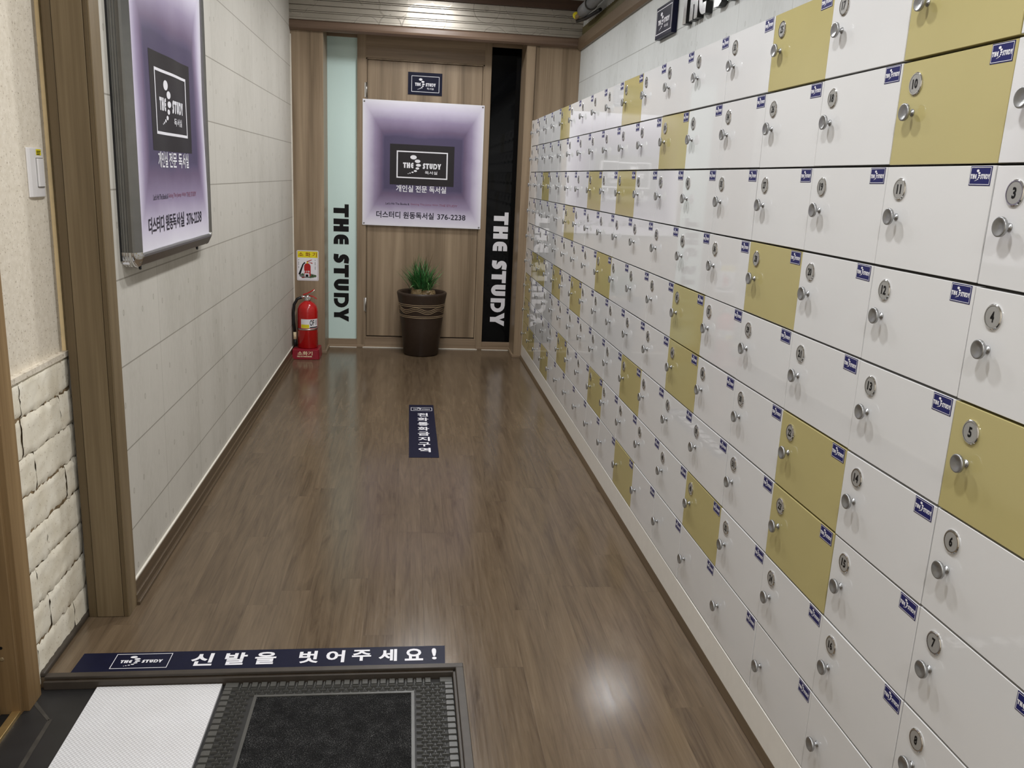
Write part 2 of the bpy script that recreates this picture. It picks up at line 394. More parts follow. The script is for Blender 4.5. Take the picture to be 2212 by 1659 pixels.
# heavy display capitals: (width, outlines) on a unit height
GLYPH = {
 'T': (.87, [[(.26, 0), (.61, 0), (.61, .73), (.87, .73), (.87, 1), (0, 1), (0, .73), (.26, .73)]]),
 'H': (.87, [[(0, 0), (.38, 0), (.38, .4), (.5, .4), (.5, 0), (.87, 0), (.87, 1), (.5, 1), (.5, .64), (.38, .64), (.38, 1), (0, 1)]]),
 'E': (.66, [[(.66, 0), (.66, .3), (.32, .3), (.32, .38), (.66, .38), (.66, .64), (.32, .64), (.32, .72), (.66, .72), (.66, 1)]
       + arc(.42, .58, .42, 90, 180, 6) + arc(.42, .42, .42, 180, 270, 6)]),
 'S': (.63, [stroke([(.0, .17)] + arc(.26, .33, .19, -75, 40, 5) + arc(.37, .67, .2, 215, 100, 5) + [(.63, .83)], .32)]),
 'U': (.8, [[(0, 1)] + arc(.42, .42, .42, 180, 270, 6) + arc(.38, .42, .42, 270, 360, 6) + [(.8, 1), (.46, 1), (.46, .36)] + arc(.4, .34, .06, 0, -180, 4) + [(.34, 1)]]),
 'D': (1.02, [[(0, 0), (.3, 0), (.3, .74), (.5, .74)] + arc(.5, .5, .24, 90, -90, 6) + [(.38, .26), (.38, 0), (.52, 0)]
       + arc(.52, .5, .5, -90, 90, 8) + [(0, 1)]]),
 'Y': (.98, [[(.32, 0), (.67, 0), (.67, .38), (.98, 1), (.62, 1), (.5, .66), (.36, 1), (0, 1), (.32, .38)]]),
}
GAP = {'TH': .11, 'HE': .2, 'ST': .1, 'TU': .13, 'UD': .18, 'DY': .03}
def word_outlines(w):
    x = 0; out = []
    for i, ch in enumerate(w):
        if ch == ' ': x += .58; continue
        g, ol = GLYPH[ch]
        for o in ol: out.append([(x+a, b) for a, b in o])
        x += g + GAP.get(w[i:i+2], .1)
    x1 = max(a for o in out for a, b in o)
    return [[(a/x1, b) for a, b in o] for o in out]

DOTS = [(.328, .222, .063, .078), (.409, .361, .055, .062), (.427, .507, .05, .052), (.407, .626, .036, .042), (.369, .724, .031, .036), (.313, .775, .022, .026), (.265, .809, .015, .02), (.229, .832, .010, .013)]
def logo(mb, u0, u1, v0, v1, fr, d, m='white_print', tu=.024, tv=.045, korean=True, n=16, spread=0, seg=1):
    """bordered badge: dotted crescent between THE and STUDY"""
    U = lambda a: u0+(u1-u0)*a
    V = lambda b: v1-(v1-v0)*b
    w, h = u1-u0, v1-v0
    mb.border(u0, u1, v0, v1, w*tu, h*tv, fr, d, m, seg)
    s = spread
    for a, b, ra, rb in DOTS: mb.ellipse(U(a+s*.55), V(b), ra*w, rb*h, fr, d, m, n)
    mb.word('THE', U(.126-s*.35), U(.328-s*.1), V(.625), V(.425), fr, d, m)
    mb.word('STUDY', U(.513+s*.3), U(.872+s*.6), V(.63), V(.427), fr, d, m)
    if korean: mb.text('독서실', U(.556), U(.80), V(.83), V(.705), fr, d, m, .012)

def frame(o, U, V):
    o, U, V = Vector(o), Vector(U), Vector(V); N = U.cross(V)
    return lambda u, v, d=0: tuple(o+U*u+V*v+N*d)
FAR = lambda y: frame((0, y, 0), (1, 0, 0), (0, 0, 1))
DOWN = lambda x, y: frame((x, y, 0), (0, 0, -1), (1, 0, 0))     # lettering turned a quarter clockwise
LEFT = lambda x: frame((x, 0, 0), (0, 1, 0), (0, 0, 1))
RIGHT = lambda x: frame((x, 0, 0), (0, -1, 0), (0, 0, 1))
FLAT = lambda z: frame((0, 0, z), (1, 0, 0), (0, 1, 0))

def thing(name, label, cat, loc=(0, 0, 0), group=None):
    o = bpy.data.objects.new(name, None); COL.objects.link(o); o.location = loc; o.empty_display_size = .05
    o['label'] = label; o['category'] = cat
    if group: o['group'] = group
    ORG[o] = Vector(loc); return o
def tag(o, label, cat, group=None):
    o['label'] = label; o['category'] = cat
    if group: o['group'] = group
    return o
def struct(o, label=None, cat=None):
    o['kind'] = 'structure'
    if label: o['label'] = label
    if cat: o['category'] = cat
    return o

# ------------------------------------------------------------------ the room
XL, XR, XE, YF, YD, YB = -.82, 1.19, -.935, 6.27, 6.56, -3.4
PX0, PX1, PY0, PY1 = XE, .15, .75, 2.088      # sunk entrance corner
b = M()
b.box(XE-.4, XR+.1, PY1, 6.75, -.12, 0, 'floor'); b.box(PX1, XR+.1, YB, PY1, -.12, 0, 'floor'); b.box(XE-.4, PX1, YB, PY0, -.12, 0, 'floor')
struct(b.build('floor', recalc=True), 'brown wood-grain plank floor of the corridor', 'floor')
b = M(); b.box(XE-.25, PX1, PY0, PY1, -.12, -.03, 'tile')
for pts in ([(-.93, 2.02), (-.925, 2.03), (-.86, 1.95), (-.865, 1.945)], [(-.865, 1.95), (-.855, 1.95), (-.845, 1.62), (-.858, 1.62)]):
    b.poly(pts, FLAT(-.03), .0006, 'grout')
struct(b.build('floor_entrance'), 'black tiled sunk floor of the entrance corner', 'floor')
b = M(); b.box(XL-.1, XL, 2.45, 6.75, 0, CEIL, 'paperL'); struct(b.build('wall_left'), 'left wall papered with pale concrete-look boards', 'wall')
b = M(); b.box(XR, XR+.1, YB, 6.75, 0, CEIL, 'paperR'); struct(b.build('wall_right'), 'right wall papered with grey concrete-look boards above the lockers', 'wall')
b = M(); b.box(XE-.4, XR+.1, YB-.1, 6.75, CEIL, CEIL+.08, 'ceil'); struct(b.build('ceiling'), 'grey boarded ceiling', 'ceiling')

# entrance wall on the left: papered above, split stone below, a door opening nearer to the camera
we = M(); we.box(XE-.1, XE-.012, 1.98, 2.47, .79, CEIL, 'speckle'); we.box(XE-.1, XE-.012, YB, 1.05, -.12, CEIL, 'speckle')
we.box(XE-.1, XE-.012, 1.05, 1.99, 2.1, CEIL, 'speckle'); we.box(XE-.4, XE-.3, YB, 2.5, -.12, CEIL, 'back'); we.box(XE-.1, XL-.05, 2.447, 2.55, 0, CEIL, 'back')
we = struct(we.build('wall_entrance'), 'cream speckled wall beside the entrance, stone faced below', 'wall')
st = M()
st.box(XE-.1, XE-.0045, 2.0, 2.43, -.03, .79, 'joint')
lv = [-.03, .092, .193, .294, .394, .494, .595, .695, .79]
rs = random.Random(3)
cuts = [[2.09, 2.33], [2.18], [2.12, 2.36], [2.2], [2.11, 2.35], [2.17], [2.11, 2.345], [2.12, 2.35]]
for i in range(8):
    ys = [2.0] + cuts[i] + [2.428]
    for a, c in zip(ys, ys[1:]):
        # one split-faced stone: a ragged slab on a fine grid
        nu, nv = max(4, int((c-a)/.012)), 9
        z0, z1 = lv[i]+.001, lv[i+1]-.001
        vv = []; dep = rs.uniform(-.002, .003)
        for p in range(nv+1):
            for q in range(nu+1):
                e = min(p, nv-p, q, nu-q)
                jy = rs.uniform(-.0022, .0022) if 0 < q < nu else rs.uniform(-.0004, .0004)
                jz = rs.uniform(-.0016, .0016) if 0 < p < nv else rs.uniform(-.0032, .0018)*(1 if p else -1)*-1
                x = XE + dep + rs.uniform(-.0016, .0016) + (rs.uniform(-.008, -.001) if p in (0, nv) else -.0006 if e == 0 else 0)
                vv.append((x, a-.0008+(c-a+.0016)*q/nu+jy, z0+(z1-z0)*p/nv+jz))
        st.add(vv, [(p*(nu+1)+q, p*(nu+1)+q+1, (p+1)*(nu+1)+q+1, (p+1)*(nu+1)+q) for p in range(nv) for q in range(nu)], 'stone', True)
st.box(XE-.03, XE+.004, 2.0, 2.43, .789, .803, 'speckle')
st.build('stone_facing', we)
e = M(); e.box(XE-.014, XE-.002, 2.426, 2.447, .8, CEIL, 'foam'); e.build('edging_strip', we)
e = M(); e.box(XE-.02, XE+.012, PY1, 2.43, 0, .014, 'nosing'); struct(e.build('baseboard_entrance', bevel=.004))

# wooden end post between the entrance wall and the corridor wall
b = M()
b.box(-.922, -.9, 2.4, 2.46, 0, CEIL, 'postdark'); b.box(-.899, -.824, 2.399, 2.46, .001, CEIL, 'post'); b.box(-.823, -.813, 2.4, 2.475, 0, CEIL, 'postdark')
b.box(-.8135, -.808, 2.402, 2.475, 0, CEIL, 'post')
struct(b.build('trim_1', bevel=.0012), 'brown wooden corner post between entrance and corridor wall', 'post')

# entrance door frame at the picture's left edge
dj = M(); dj.box(XE-.01, XE+.012, 1.988, 2.058, -.03, 2.14, 'jamb'); dj.box(XE-.12, XE-.002, 1.975, 2.0, -.03, 2.1, 'jamb'); dj.box(XE-.075, XE-.05, 1.962, 1.976, -.03, 2.1, 'jamb')
dj.box(XE-.01, XE+.012, 1.0, 2.058, 2.1, 2.17, 'jamb'); dj.box(XE-.01, XE+.012, .99, 1.05, -.03, 2.1, 'jamb')
dj = struct(dj.build('door_2', bevel=.0015), 'honey brown frame of the entrance door at the left', 'door frame')
e = M(); e.lathe([(.0055, 0), (.0055, .0012), (.003, .0024)], (XE-.034, 1.975, .125), (0, -1, 0), 'wrap', 14); e.build('bumper', dj)
e = M(); e.lathe([(.004, 0), (.004, .0008)], (XE-.034, 1.975, .155), (0, -1, 0), 'black', 14); e.build('screw', dj)
e = M(); e.box(XE-.024, XE-.004, 1.05, 1.986, -.032, -.02, 'brass'); e.box(XE-.3, XE-.026, 1.05, 1.986, -.033, -.028, 'black_plastic'); e.build('threshold', dj, .001)  # black sheet past the brass paints the darkness inside the doorway

# baseboard of the left wall: two small steps and a bead of caulk
b = M()
b.box(XL, XL+.008, 2.47, YF, 0, .07, 'lam_b'); b.box(XL, XL+.014, 2.47, YF, 0, .034, 'lam_b'); b.box(XL, XL+.022, 2.47, YF, 0, .012, 'lam_b')
b.box(XL, XL+.007, 2.475, YF, .07, .077, 'caulk')
struct(b.build('baseboard_left', bevel=.002))
b = M(); b.box(XL-.002, XL+.007, YF-.012, YF-.002, .07, 2.21, 'caulk'); struct(b.build('trim_2', bevel=.001))

# sunk corner's nosing
b = M()
b.box(XE+.01, PX1+.02, PY1-.004, PY1+.016, -.005, .004, 'nosing'); b.box(XE+.01, PX1, PY1-.012, PY1-.003, -.03, -.006, 'nosing')
b.box(PX1-.002, PX1+.02, PY0, PY1-.0041, -.005, .004, 'nosing'); b.box(PX1-.01, PX1-.001, PY0, PY1, -.03, -.006, 'nosing')
struct(b.build('trim_3', bevel=.002), 'brown plastic nosing along the edge of the sunk entrance floor', 'trim')

# far wall: pilasters, mullions, sills, fascia
wf = M(); wf.box(XL-.1, XR+.1, 6.62, 6.75, 0, CEIL, 'back'); wf.box(XL-.05, XR+.05, YF+.02, 6.62, 2.3, CEIL, 'back')
wf = struct(wf.build('wall_far'), 'wood panelled far wall around the door', 'wall')
def part(name, m, *boxes, bevel=.0012, parent=None):
    p = M()
    for bx in boxes: p.box(*bx, m)
    return p.build(name, parent or wf, bevel)
part('pilaster', 'lam', (XL, -.6, YF, 6.62, .0, 2.3)); part('pilaster', 'lam', (.806, XR, YF, 6.62, 0, 2.3), (.806, .868, YF-.008, YF+.01, 0, 2.26))
part('mullion', 'lam', (-.385, -.322, YD-.028, 6.62, 0, 2.3)); part('mullion', 'lam', (.534, .585, YD-.028, 6.62, 0, 2.3))
part('door_head', 'lam_x', (-.324, .536, YD-.026, 6.62, 2.122, 2.3)); part('door_sill', 'lam_x', (-.324, .536, YD-.03, 6.62, 0, .082))
part('window_sill', 'lam_x', (-.602, -.384, YD-.026, 6.62, 0, .062)); part('window_sill', 'lam_x', (.584, .808, YD-.026, 6.62, 0, .06))
part('window_head', 'lam_x', (-.602, -.384, YD-.014, 6.62, 2.253, 2.3)); part('window_head', 'lam_x', (.584, .808, YD-.014, 6.62, 2.25, 2.3))
def skirt(pts, h, t, m):
    p = M()
    for i, ((x0, y0), (x1, y1)) in enumerate(zip(pts, pts[1:])):
        t -= .0004; h -= .0004
        p.box(min(x0, x1)-t, max(x0, x1)+t, min(y0, y1)-t, max(y0, y1)+t, 0, h, m)
    return p
for pts in ([(XL+.02, YF), (-.6, YF), (-.6, YD-.026), (-.34, YD-.026)], [(.55, YD-.026), (.806, YD-.026), (.806, YF-.008), (.866, YF-.008)]):
    o = skirt(pts, .02, .012, 'lam_x').build('skirting', wf, .002)
b = M(); b.box(-.34, .55, YD-.042, YD-.03, 0, .006, 'caulk'); b.build('floor_seal', wf, .001)
b = M()
for x0, x1 in ((-.6, -.385), (.585, .806)): b.box(x0, x1, YD-.046, YD-.036, 0, .004, 'caulk')
b.build('floor_seal', wf, .001)
# fascia with its grooves
fa = M(); zs = [(2.3, 2.313, .01), (2.315, 2.346, 0), (2.349, 2.357, 0), (2.36, 2.392, 0), (2.396, 2.426, .004), (2.429, 2.437, .004), (2.44, 2.475, .004)]
fa.box(XL, XR, YF-.03, YF+.02, 2.298, 2.476, 'groove')
for z0, z1, f in zs: fa.box(XL, XR, YF-.034-f, YF-.02, z0, z1, 'fascia')
fa.build('fascia', wf, .0012)
# moulding under the fascia, the same moulding as crown on the right wall, beam under the ceiling
b = M(); pr = [(YF, 2.236), (YF-.02, 2.236), (YF-.04, 2.248), (YF-.046, 2.262), (YF-.044, 2.29), (YF-.036, 2.3), (YF, 2.3)]
b.add([(x, y, z) for x in (XL, XR) for y, z in pr], [(i, (i+1) % 7, (i+1) % 7+7, i+7) for i in range(7)]+[tuple(range(7)), tuple(range(13, 6, -1))], 'mould')
struct(b.build('trim_4'), 'dark walnut moulding below the glossy fascia', 'moulding')
b = M(); pr = [(XR, 2.222), (XR-.014, 2.222), (XR-.03, 2.24), (XR-.03, 2.3), (XR, 2.305)]
b.add([(x, y, z) for y in (YB, YF) for x, z in pr], [(i, (i+1) % 5, (i+1) % 5+5, i+5) for i in range(5)]+[tuple(range(5)), tuple(range(9, 4, -1))], 'lam_y')
struct(b.build('trim_5'), 'wooden crown moulding along the top of the right wall', 'moulding')
b = M(); b.box(XL, XR, YF-.06, YF, 2.476, CEIL, 'beam'); struct(b.build('trim_6', bevel=.002), 'dark walnut beam between fascia and ceiling', 'beam')

# door and its hinges
d1 = struct(M().build('door_1'), 'closed oak-look door at the far end of the corridor', 'door') if False else None
d1 = bpy.data.objects.new('door_1', None); COL.objects.link(d1); d1.location = (-.318, YD, 0); ORG[d1] = Vector(d1.location); struct(d1, 'closed oak-look door at the far end of the corridor', 'door')
b = M(); b.box(-.312, .523, YD-.006, YD+.03, .09, 2.11, 'lam'); b.build('door_leaf', d1, .0015)
b = M()
for x0, x1, z0, z1 in ((-.322, -.3145, .082, 2.122), (.5255, .534, .082, 2.122), (-.322, .534, 2.1125, 2.122)): b.box(x0, x1, YD-.018, YD+.02, z0, z1, 'lam')
b.box(-.322, .534, YD+.02, YD+.05, .082, 2.122, 'black_plastic')
b.build('door_stop', d1)
for z in (1.9, .336):
    b = M(); b.lathe([(.0055, -.052), (.0055, .052)], (-.318, YD-.03, z), (0, 0, 1), 'alu', 12); b.lathe([(.003, -.058), (.0062, -.055), (.0062, -.052)], (-.318, YD-.03, z), (0, 0, 1), 'alu', 12)
    b.box(-.332, -.318, YD-.0295, YD-.0275, z-.05, z+.05, 'alu'); b.build('hinge', d1)
# glass panels
w1 = bpy.data.objects.new('window_1', None); COL.objects.link(w1); w1.location = (-.5, YD, .062); ORG[w1] = Vector(w1.location); struct(w1, 'pale green frosted glass strip left of the door', 'window')
b = M(); b.box(-.602, -.384, YD-.004, YD+.03, .06, 2.255, 'green_glass'); b.build('glass_pane', w1)
b = M(); b.word('THE STUDY', 0, .888, 0, .112, frame((-.559, YD-.004, 1.081), (0, 0, -1), (1, 0, 0)), .0015, 'black', .0015); b.build('lettering', w1)
w2 = bpy.data.objects.new('window_2', None); COL.objects.link(w2); w2.location = (.7, YD, .06); ORG[w2] = Vector(w2.location); struct(w2, 'black glass strip right of the door', 'window')
b = M(); b.box(.584, .808, YD-.004, YD+.03, .058, 2.252, 'black_glass'); b.build('glass_pane', w2)
b = M(); b.word('THE STUDY', 0, .882, 0, .112, frame((.647, YD-.004, 1.07), (0, 0, -1), (1, 0, 0)), .0015, 'white_print', .0015); b.build('lettering', w2)

# ------------------------------------------------------------------ posters and signs
def poster_print(mb, fr, w, h, d, warp=None, n=14):
    """the square poster: tunnel artwork, badge, three lines of writing"""
    f2 = fr if warp is None else (lambda u, v, e=0: fr(u, v, e+warp(u, v)))
    def grid(u0, u1, v0, v1, e, m, k, uv=False):
        vv = [(u0+(u1-u0)*i/k, v0+(v1-v0)*j/k) for j in range(k+1) for i in range(k+1)]
        mb.add([f2(a, c, e) for a, c in vv], [(j*(k+1)+i, j*(k+1)+i+1, (j+1)*(k+1)+i+1, (j+1)*(k+1)+i) for j in range(k) for i in range(k)], m, True, [((a-u0)/(u1-u0), (c-v0)/(v1-v0)) for a, c in vv] if uv else None)
    grid(0, w, 0, h, d, 'tunnel', n, True)
    X = lambda a: w*a
    Y = lambda a: h*a
    grid(X(.222), X(.763), Y(.336), Y(.664), d+.0004, 'charcoal', n)
    logo(mb, X(.278), X(.708), Y(.392), Y(.612), f2, d+.0012, seg=16)
    mb.text('개인실 전문 독서실', X(.276), X(.7), Y(.278), Y(.334), f2, d+.001, 'white_print', .018)
    mb.text("Let's Hit The Books & ", X(.19), X(.39), Y(.17), Y(.189), f2, d+.001, 'navy_text', .004, 2)
    mb.text("Getting The Jump With", X(.4), X(.635), Y(.169), Y(.188), f2, d+.001, 'lilac_text', 0, 2)
    mb.text("THE STUDY", X(.645), X(.8), Y(.17), Y(.188), f2, d+.001, 'lilac_text', .004, 2)
    mb.text('더스터디 원동독서실', X(.112), X(.6), Y(.058), Y(.115), f2, d+.001, 'navy_text', .018)
    mb.text('376-2238', X(.63), X(.873), Y(.062), Y(.107), f2, d+.001, 'navy_text', .012)
t = thing('poster', 'square violet poster pinned across the far door', 'poster', (-.345, YD-.032, .938))
b = M(); b.box(-.345, .543, YD-.034, YD-.0305, .938, 1.838, 'white_print'); poster_print(b, frame((-.34, YD-.034, .943), (1, 0, 0), (0, 0, 1)), .878, .89, .0006); b.build('print', t, recalc=False)
for x, z in ((-.333, .952), (.53, .95), (.53, 1.824), (-.333, 1.822)):
    b = M(); b.lathe([(.006, 0), (.006, .002), (.004, .0035)], (x, YD-.034, z), (0, -1, 0), 'frame_alu', 12); b.build('pin', t)
b = M(); b.box(-.021, .227, YD-.012, YD-.0062, 1.889, 2.044, 'navy_dark'); logo(b, .004, .206, 1.908, 2.02, FAR(YD-.012), .0008, tu=.016, tv=.03)
tag(b.build('door_sign'), 'small dark navy plate above the poster on the door', 'sign')

# aluminium poster case on the left wall
Y0, Y1, Z0, Z1, XC = 2.56, 3.515, 1.02, 1.99, -.786
t = thing('poster_case', 'aluminium framed poster case with violet poster on the left wall', 'poster frame', (XL, (Y0+Y1)/2, Z0))
def case_profile():
    """(distance in from the outer edge, x) of the frame extrusion"""
    return [(0, XL), (0, XL+.007), (.0016, XL+.0085), (0, XL+.01), (0, XL+.014), (.0016, XL+.0155), (0, XL+.017), (0, XL+.021), (.0016, XL+.0225), (0, XL+.024), (0, XC), (.004, XC+.006), (.03, XC+.019), (.036, XC+.018), (.04, XC+.012), (.04, XL+.01)]
def case_bar(p0, p1, inward):
    """one straight length of the extrusion from p0 to p1 (y, z)"""
    b = M(); pr = case_profile(); v = []
    for p in (p0, p1): v += [(x, p[0]+inward[0]*q, p[1]+inward[1]*q) for q, x in pr]
    k = len(pr); b.add(v, [(i, i+1, k+i+1, k+i) for i in range(k-1)]+[tuple(range(k)), tuple(range(2*k-1, k-1, -1))], 'frame_alu')
    return b.build('frame_bar', t)
cr = .045
case_bar((Y0, Z0+cr), (Y0, Z1-cr), (1, 0)); case_bar((Y1, Z0+cr), (Y1, Z1-cr), (-1, 0)); case_bar((Y0+cr, Z0), (Y1-cr, Z0), (0, 1)); case_bar((Y0+cr, Z1), (Y1-cr, Z1), (0, -1))
for cy, cz, a0 in ((Y0+cr, Z0+cr, 180), (Y1-cr, Z0+cr, 270), (Y1-cr, Z1-cr, 0), (Y0+cr, Z1-cr, 90)):
    b = M(); pr = case_profile(); n = 8; v = []
    for i in range(n+1):
        a = R(a0+90*i/n)
        v += [(x, cy+math.cos(a)*(cr+.001-q), cz+math.sin(a)*(cr+.001-q)) for q, x in pr]
    k = len(pr); b.add(v, [(j*k+i, j*k+i+1, (j+1)*k+i+1, (j+1)*k+i) for j in range(n) for i in range(k-1)], 'chrome', True)
    b.build('frame_corner', t)
def wave(u, v): return .004*math.sin(u*9+1.0)*math.sin(v*5+.5)+.003*math.sin(u*23+v*7)*(u/.9)
b = M(); b.box(XL, XL+.0045, Y0-.0035, Y1+.001, Z0+.02, Z1, 'black_plastic'); b.build('gap_line', t)  # black slab painting the dark gap where the case meets the wall
b = M(); b.box(XL+.002, XL+.02, Y0+.01, Y1-.01, Z0+.01, Z1-.01, 'white_print'); b.build('back_board', t)
b = M(); poster_print(b, frame((XC+.006, Y0+.035, Z0+.035), (0, 1, 0), (0, 0, 1)), Y1-Y0-.07, Z1-Z0-.07, 0, wave, 24); b.build('print', t, recalc=False)
b = M()
for y in (Y0+.06, Y1-.2): b.lathe([(.004, 0), (.004, .009), (.0025, .011)], (XC, y, Z0+.002), (0, 0, -1), 'black_plastic', 10)
b.build('case_screw', t)

# sign plate and raised letters on the right wall
t = thing('sign_plate', 'dark navy badge plate high on the right wall', 'sign', (XR, 4.115, 2.0))
b = M(); b.box(XR-.026, XR, 3.982, 4.246, 2.0, 2.142, 'navy_dark'); b.build('plate_body', t, .002)
b = M(); logo(b, -4.236, -3.992, 2.018, 2.128, RIGHT(XR-.026), .0008, tu=.018, tv=.03); b.build('lettering', t, recalc=False)
yy = 3.833
for ch, y0, w in (('T', 3.838, .108), ('H', 3.715, .1), ('E', 3.602, .09), ('S', 3.415, .1), ('T', 3.3, .108), ('U', 3.175, .1), ('D', 3.055, .11), ('Y', 2.935, .105)):
    b = M(); 
    for out in GLYPH[ch][1]: b.poly([(-y0+a/GLYPH[ch][0]*w, 2.0+c*.15) for a, c in out], RIGHT(XR), .03, 'steel_letter', .028, 'black_plastic')
    lab = {'T0': 'raised steel letter T right beside the navy badge plate', 'H': 'raised steel letter H between T and E on the right wall', 'E': 'raised steel letter E of THE on the right wall', 'U': 'raised steel letter U of STUDY, near the middle of the word', 'D': 'raised steel letter D of STUDY, last but one on the wall', 'Y': 'raised steel letter Y ending the wall lettering, nearest the entrance', 'S': 'raised steel letter S starting the second word on the wall', 'T1': 'raised steel letter T after the S, almost out of sight above the lockers'}
    key = ch if ch != 'T' else ('T0' if y0 > 3.6 else 'T1')
    tag(b.build('sign_letter', recalc=True), lab[key], 'letter', 'raised letters on the right wall')

# notice above the extinguisher
t = thing('notice', 'fire extinguisher notice with yellow heading on the left pilaster', 'notice', (-.719, YF, .537))
b = M(); fr = FAR(YF-.0015); u0, u1, v0, v1 = -.796, -.643, .537, .754
cor = []
for cx, cy, a in ((u1-.008, v0+.008, -90), (u1-.008, v1-.008, 0), (u0+.008, v1-.008, 90), (u0+.008, v0+.008, 180)): cor += arc(cx, cy, .008, a, a+90, 4)
b.poly(cor, fr, 0, 'white_print', .0014)
b.border(u0+.005, u1-.005, v0+.005, v1-.005, .0012, .0012, fr, .0003, 'dark_red')
b.rect(u0+.0065, u1-.0065, .703, v1-.0065, fr, .0004, 'yellow'); b.text('소 화 기', u0+.012, u1-.012, .71, .741, fr, .0008, 'dark_red', .012)
b.poly(arc(-.722, .573, .058, 0, 360, 24, .016)[:-1], fr, .0005, 'grey_print')
b.poly([(-.745, .566), (-.699, .566), (-.699, .64)]+arc(-.722, .64, .023, 0, 180, 8)+[(-.745, .64)], fr, .0007, 'red')
b.poly([(-.748, .653), (-.735, .664), (-.742, .672), (-.757, .655), (-.786, .583), (-.772, .578)], fr, .001, 'black'); b.rect(-.727, -.717, .662, .676, fr, .0009, 'yellow')
b.poly([(-.728, .676), (-.69, .69), (-.69, .686), (-.722, .671)], fr, .001, 'red'); b.poly([(-.72, .67), (-.688, .668), (-.684, .658), (-.7, .665)], fr, .001, 'red')
b.rect(-.742, -.708, .566, .59, fr, .0011, 'white_print'); b.rect(-.735, -.716, .566, .582, fr, .0013, 'black'); b.text('119', -.742, -.707, .594, .609, fr, .0011, 'white_print', .02)
for cx, cz, r in ((-.7, .564, .009), (-.684, .568, .01), (-.668, .572, .01), (-.757, .582, .009), (-.69, .577, .008)): b.ellipse(cx, cz, r, r*.9, fr, .0012, 'green_print', 12)
b.poly([(-.762, .556), (-.745, .556), (-.742, .563), (-.765, .563)], fr, .0014, 'dark_red')
for x, z0, k in ((-.783, .688, 8), (-.667, .688, 9)):
    for i in range(k):
        if i in (1, 5): continue
        b.rect(x-.0025, x+.0025, z0-i*.008-.005, z0-i*.008, fr, .0006, 'grey_print')
b.build('print', t, recalc=False)

# ------------------------------------------------------------------ fire extinguisher on its stand
t = thing('extinguisher_stand', 'crimson plastic stand under the fire extinguisher', 'stand', (-.719, 6.14, 0))
b = M(); pts = [(-.812, 6.035), (-.626, 6.035), (-.618, 6.06), (-.618, 6.235), (-.812, 6.235)]
n = len(pts); v = [(x, y, 0) for x, y in pts]+[(-.719+(x+.719)*.95, 6.135+(y-6.135)*.94, .072) for x, y in pts]
b.add(v, [(i, (i+1) % n, (i+1) % n+n, i+n) for i in range(n)]+[tuple(range(n))[::-1], tuple(range(n, 2*n))], 'red_stand'); b.build('body', t, .004)
nrm = Vector((0, -.072, .007)).normalized()
fr = frame((-.719, 6.0355, .006), (1, 0, 0), Vector((0, .006, .072)).normalized())
b = M(); b.text('소화기', -.052, .052, .026, .054, fr, .001, 'cream', .02); b.text('FIRE EXTINGUISHER', -.055, .05, .012, .022, fr, .001, 'cream', .03, 2); b.build('lettering', t, recalc=False)
EX, EY, EB = -.709, 6.14, .072
t = thing('fire_extinguisher', 'red fire extinguisher with black hose in the left far corner', 'fire extinguisher', (EX, EY, EB))
b = M(); b.lathe([(.066, 0), (.072, .006), (.072, .262), (.07, .284), (.062, .304), (.046, .322), (.026, .334), (.02, .34)], (EX, EY, EB), (0, 0, 1), 'red', 36); cyl = b.build('cylinder', t)
b = M(); b.lathe([(.0732, .134), (.0745, .136), (.0745, .141), (.0732, .143)], (EX, EY, EB), (0, 0, 1), 'alu', 36, caps=False); b.build('band', t)
def around(u, v, d=0):
    a = R(-90)+u/.072
    return (EX+(.0725+d)*math.cos(a), EY+(.0725+d)*math.sin(a), EB+v)
b = M(); k = 14
def curved(u0, u1, v0, v1, d, m):
    vv = [around(u0+(u1-u0)*i/k, v, d) for v in (v0, v1) for i in range(k+1)]; b.add(vv, [(i, i+1, k+2+i, k+1+i) for i in range(k)], m, True)
curved(-.042, .088, .148, .214, .0003, 'white_print'); curved(-.04, .018, .15, .176, .0006, 'yellow'); curved(.022, .088, .151, .159, .0006, 'black')
b.text('OF', .022, .055, .168, .208, lambda u, v, d=0: around(u, v, d), .0009, 'black', .02)
for i in range(4): curved(.062, .082, .202-i*.009, .205-i*.009, .0008, 'grey_print')
curved(.04, .043, .203, .21, .0011, 'red')
b.build('paper_label', t, recalc=False)
b = M(); b.lathe([(.02, .336), (.024, .34), (.024, .352), (.016, .356), (.016, .374), (.009, .378)], (EX, EY, EB), (0, 0, 1), 'chrome', 20)
b.tube([(EX, EY, EB+.364), (EX-.03, EY-.004, EB+.366), (EX-.042, EY-.006, EB+.362)], [.009, .009, .011], 'chrome', 12); b.lathe([(.013, 0), (.013, .006), (.01, .008)], (EX+.014, EY-.018, EB+.358), (0, -1, 0), 'chrome', 18); b.build('valve', t)
def plate_bar(path, w, h, m):
    p = M(); P = [Vector(q) for q in path]; v = []
    for q in P: v += [q+Vector((0, -w/2, -h/2)), q+Vector((0, w/2, -h/2)), q+Vector((0, w/2, h/2)), q+Vector((0, -w/2, h/2))]
    f = [(i*4+j, i*4+(j+1) % 4, (i+1)*4+(j+1) % 4, (i+1)*4+j) for i in range(len(P)-1) for j in range(4)]+[(0, 3, 2, 1), tuple(len(P)*4-4+j for j in range(4))]
    p.add(v, f, m); return p
plate_bar([(EX-.03, EY, EB+.38), (EX-.005, EY, EB+.388), (EX+.05, EY, EB+.42)], .026, .009, 'red').build('carry_handle', t, .002)
plate_bar([(EX+.006, EY, EB+.376), (EX+.04, EY, EB+.37), (EX+.066, EY, EB+.352)], .022, .007, 'red').build('squeeze_lever', t, .002)
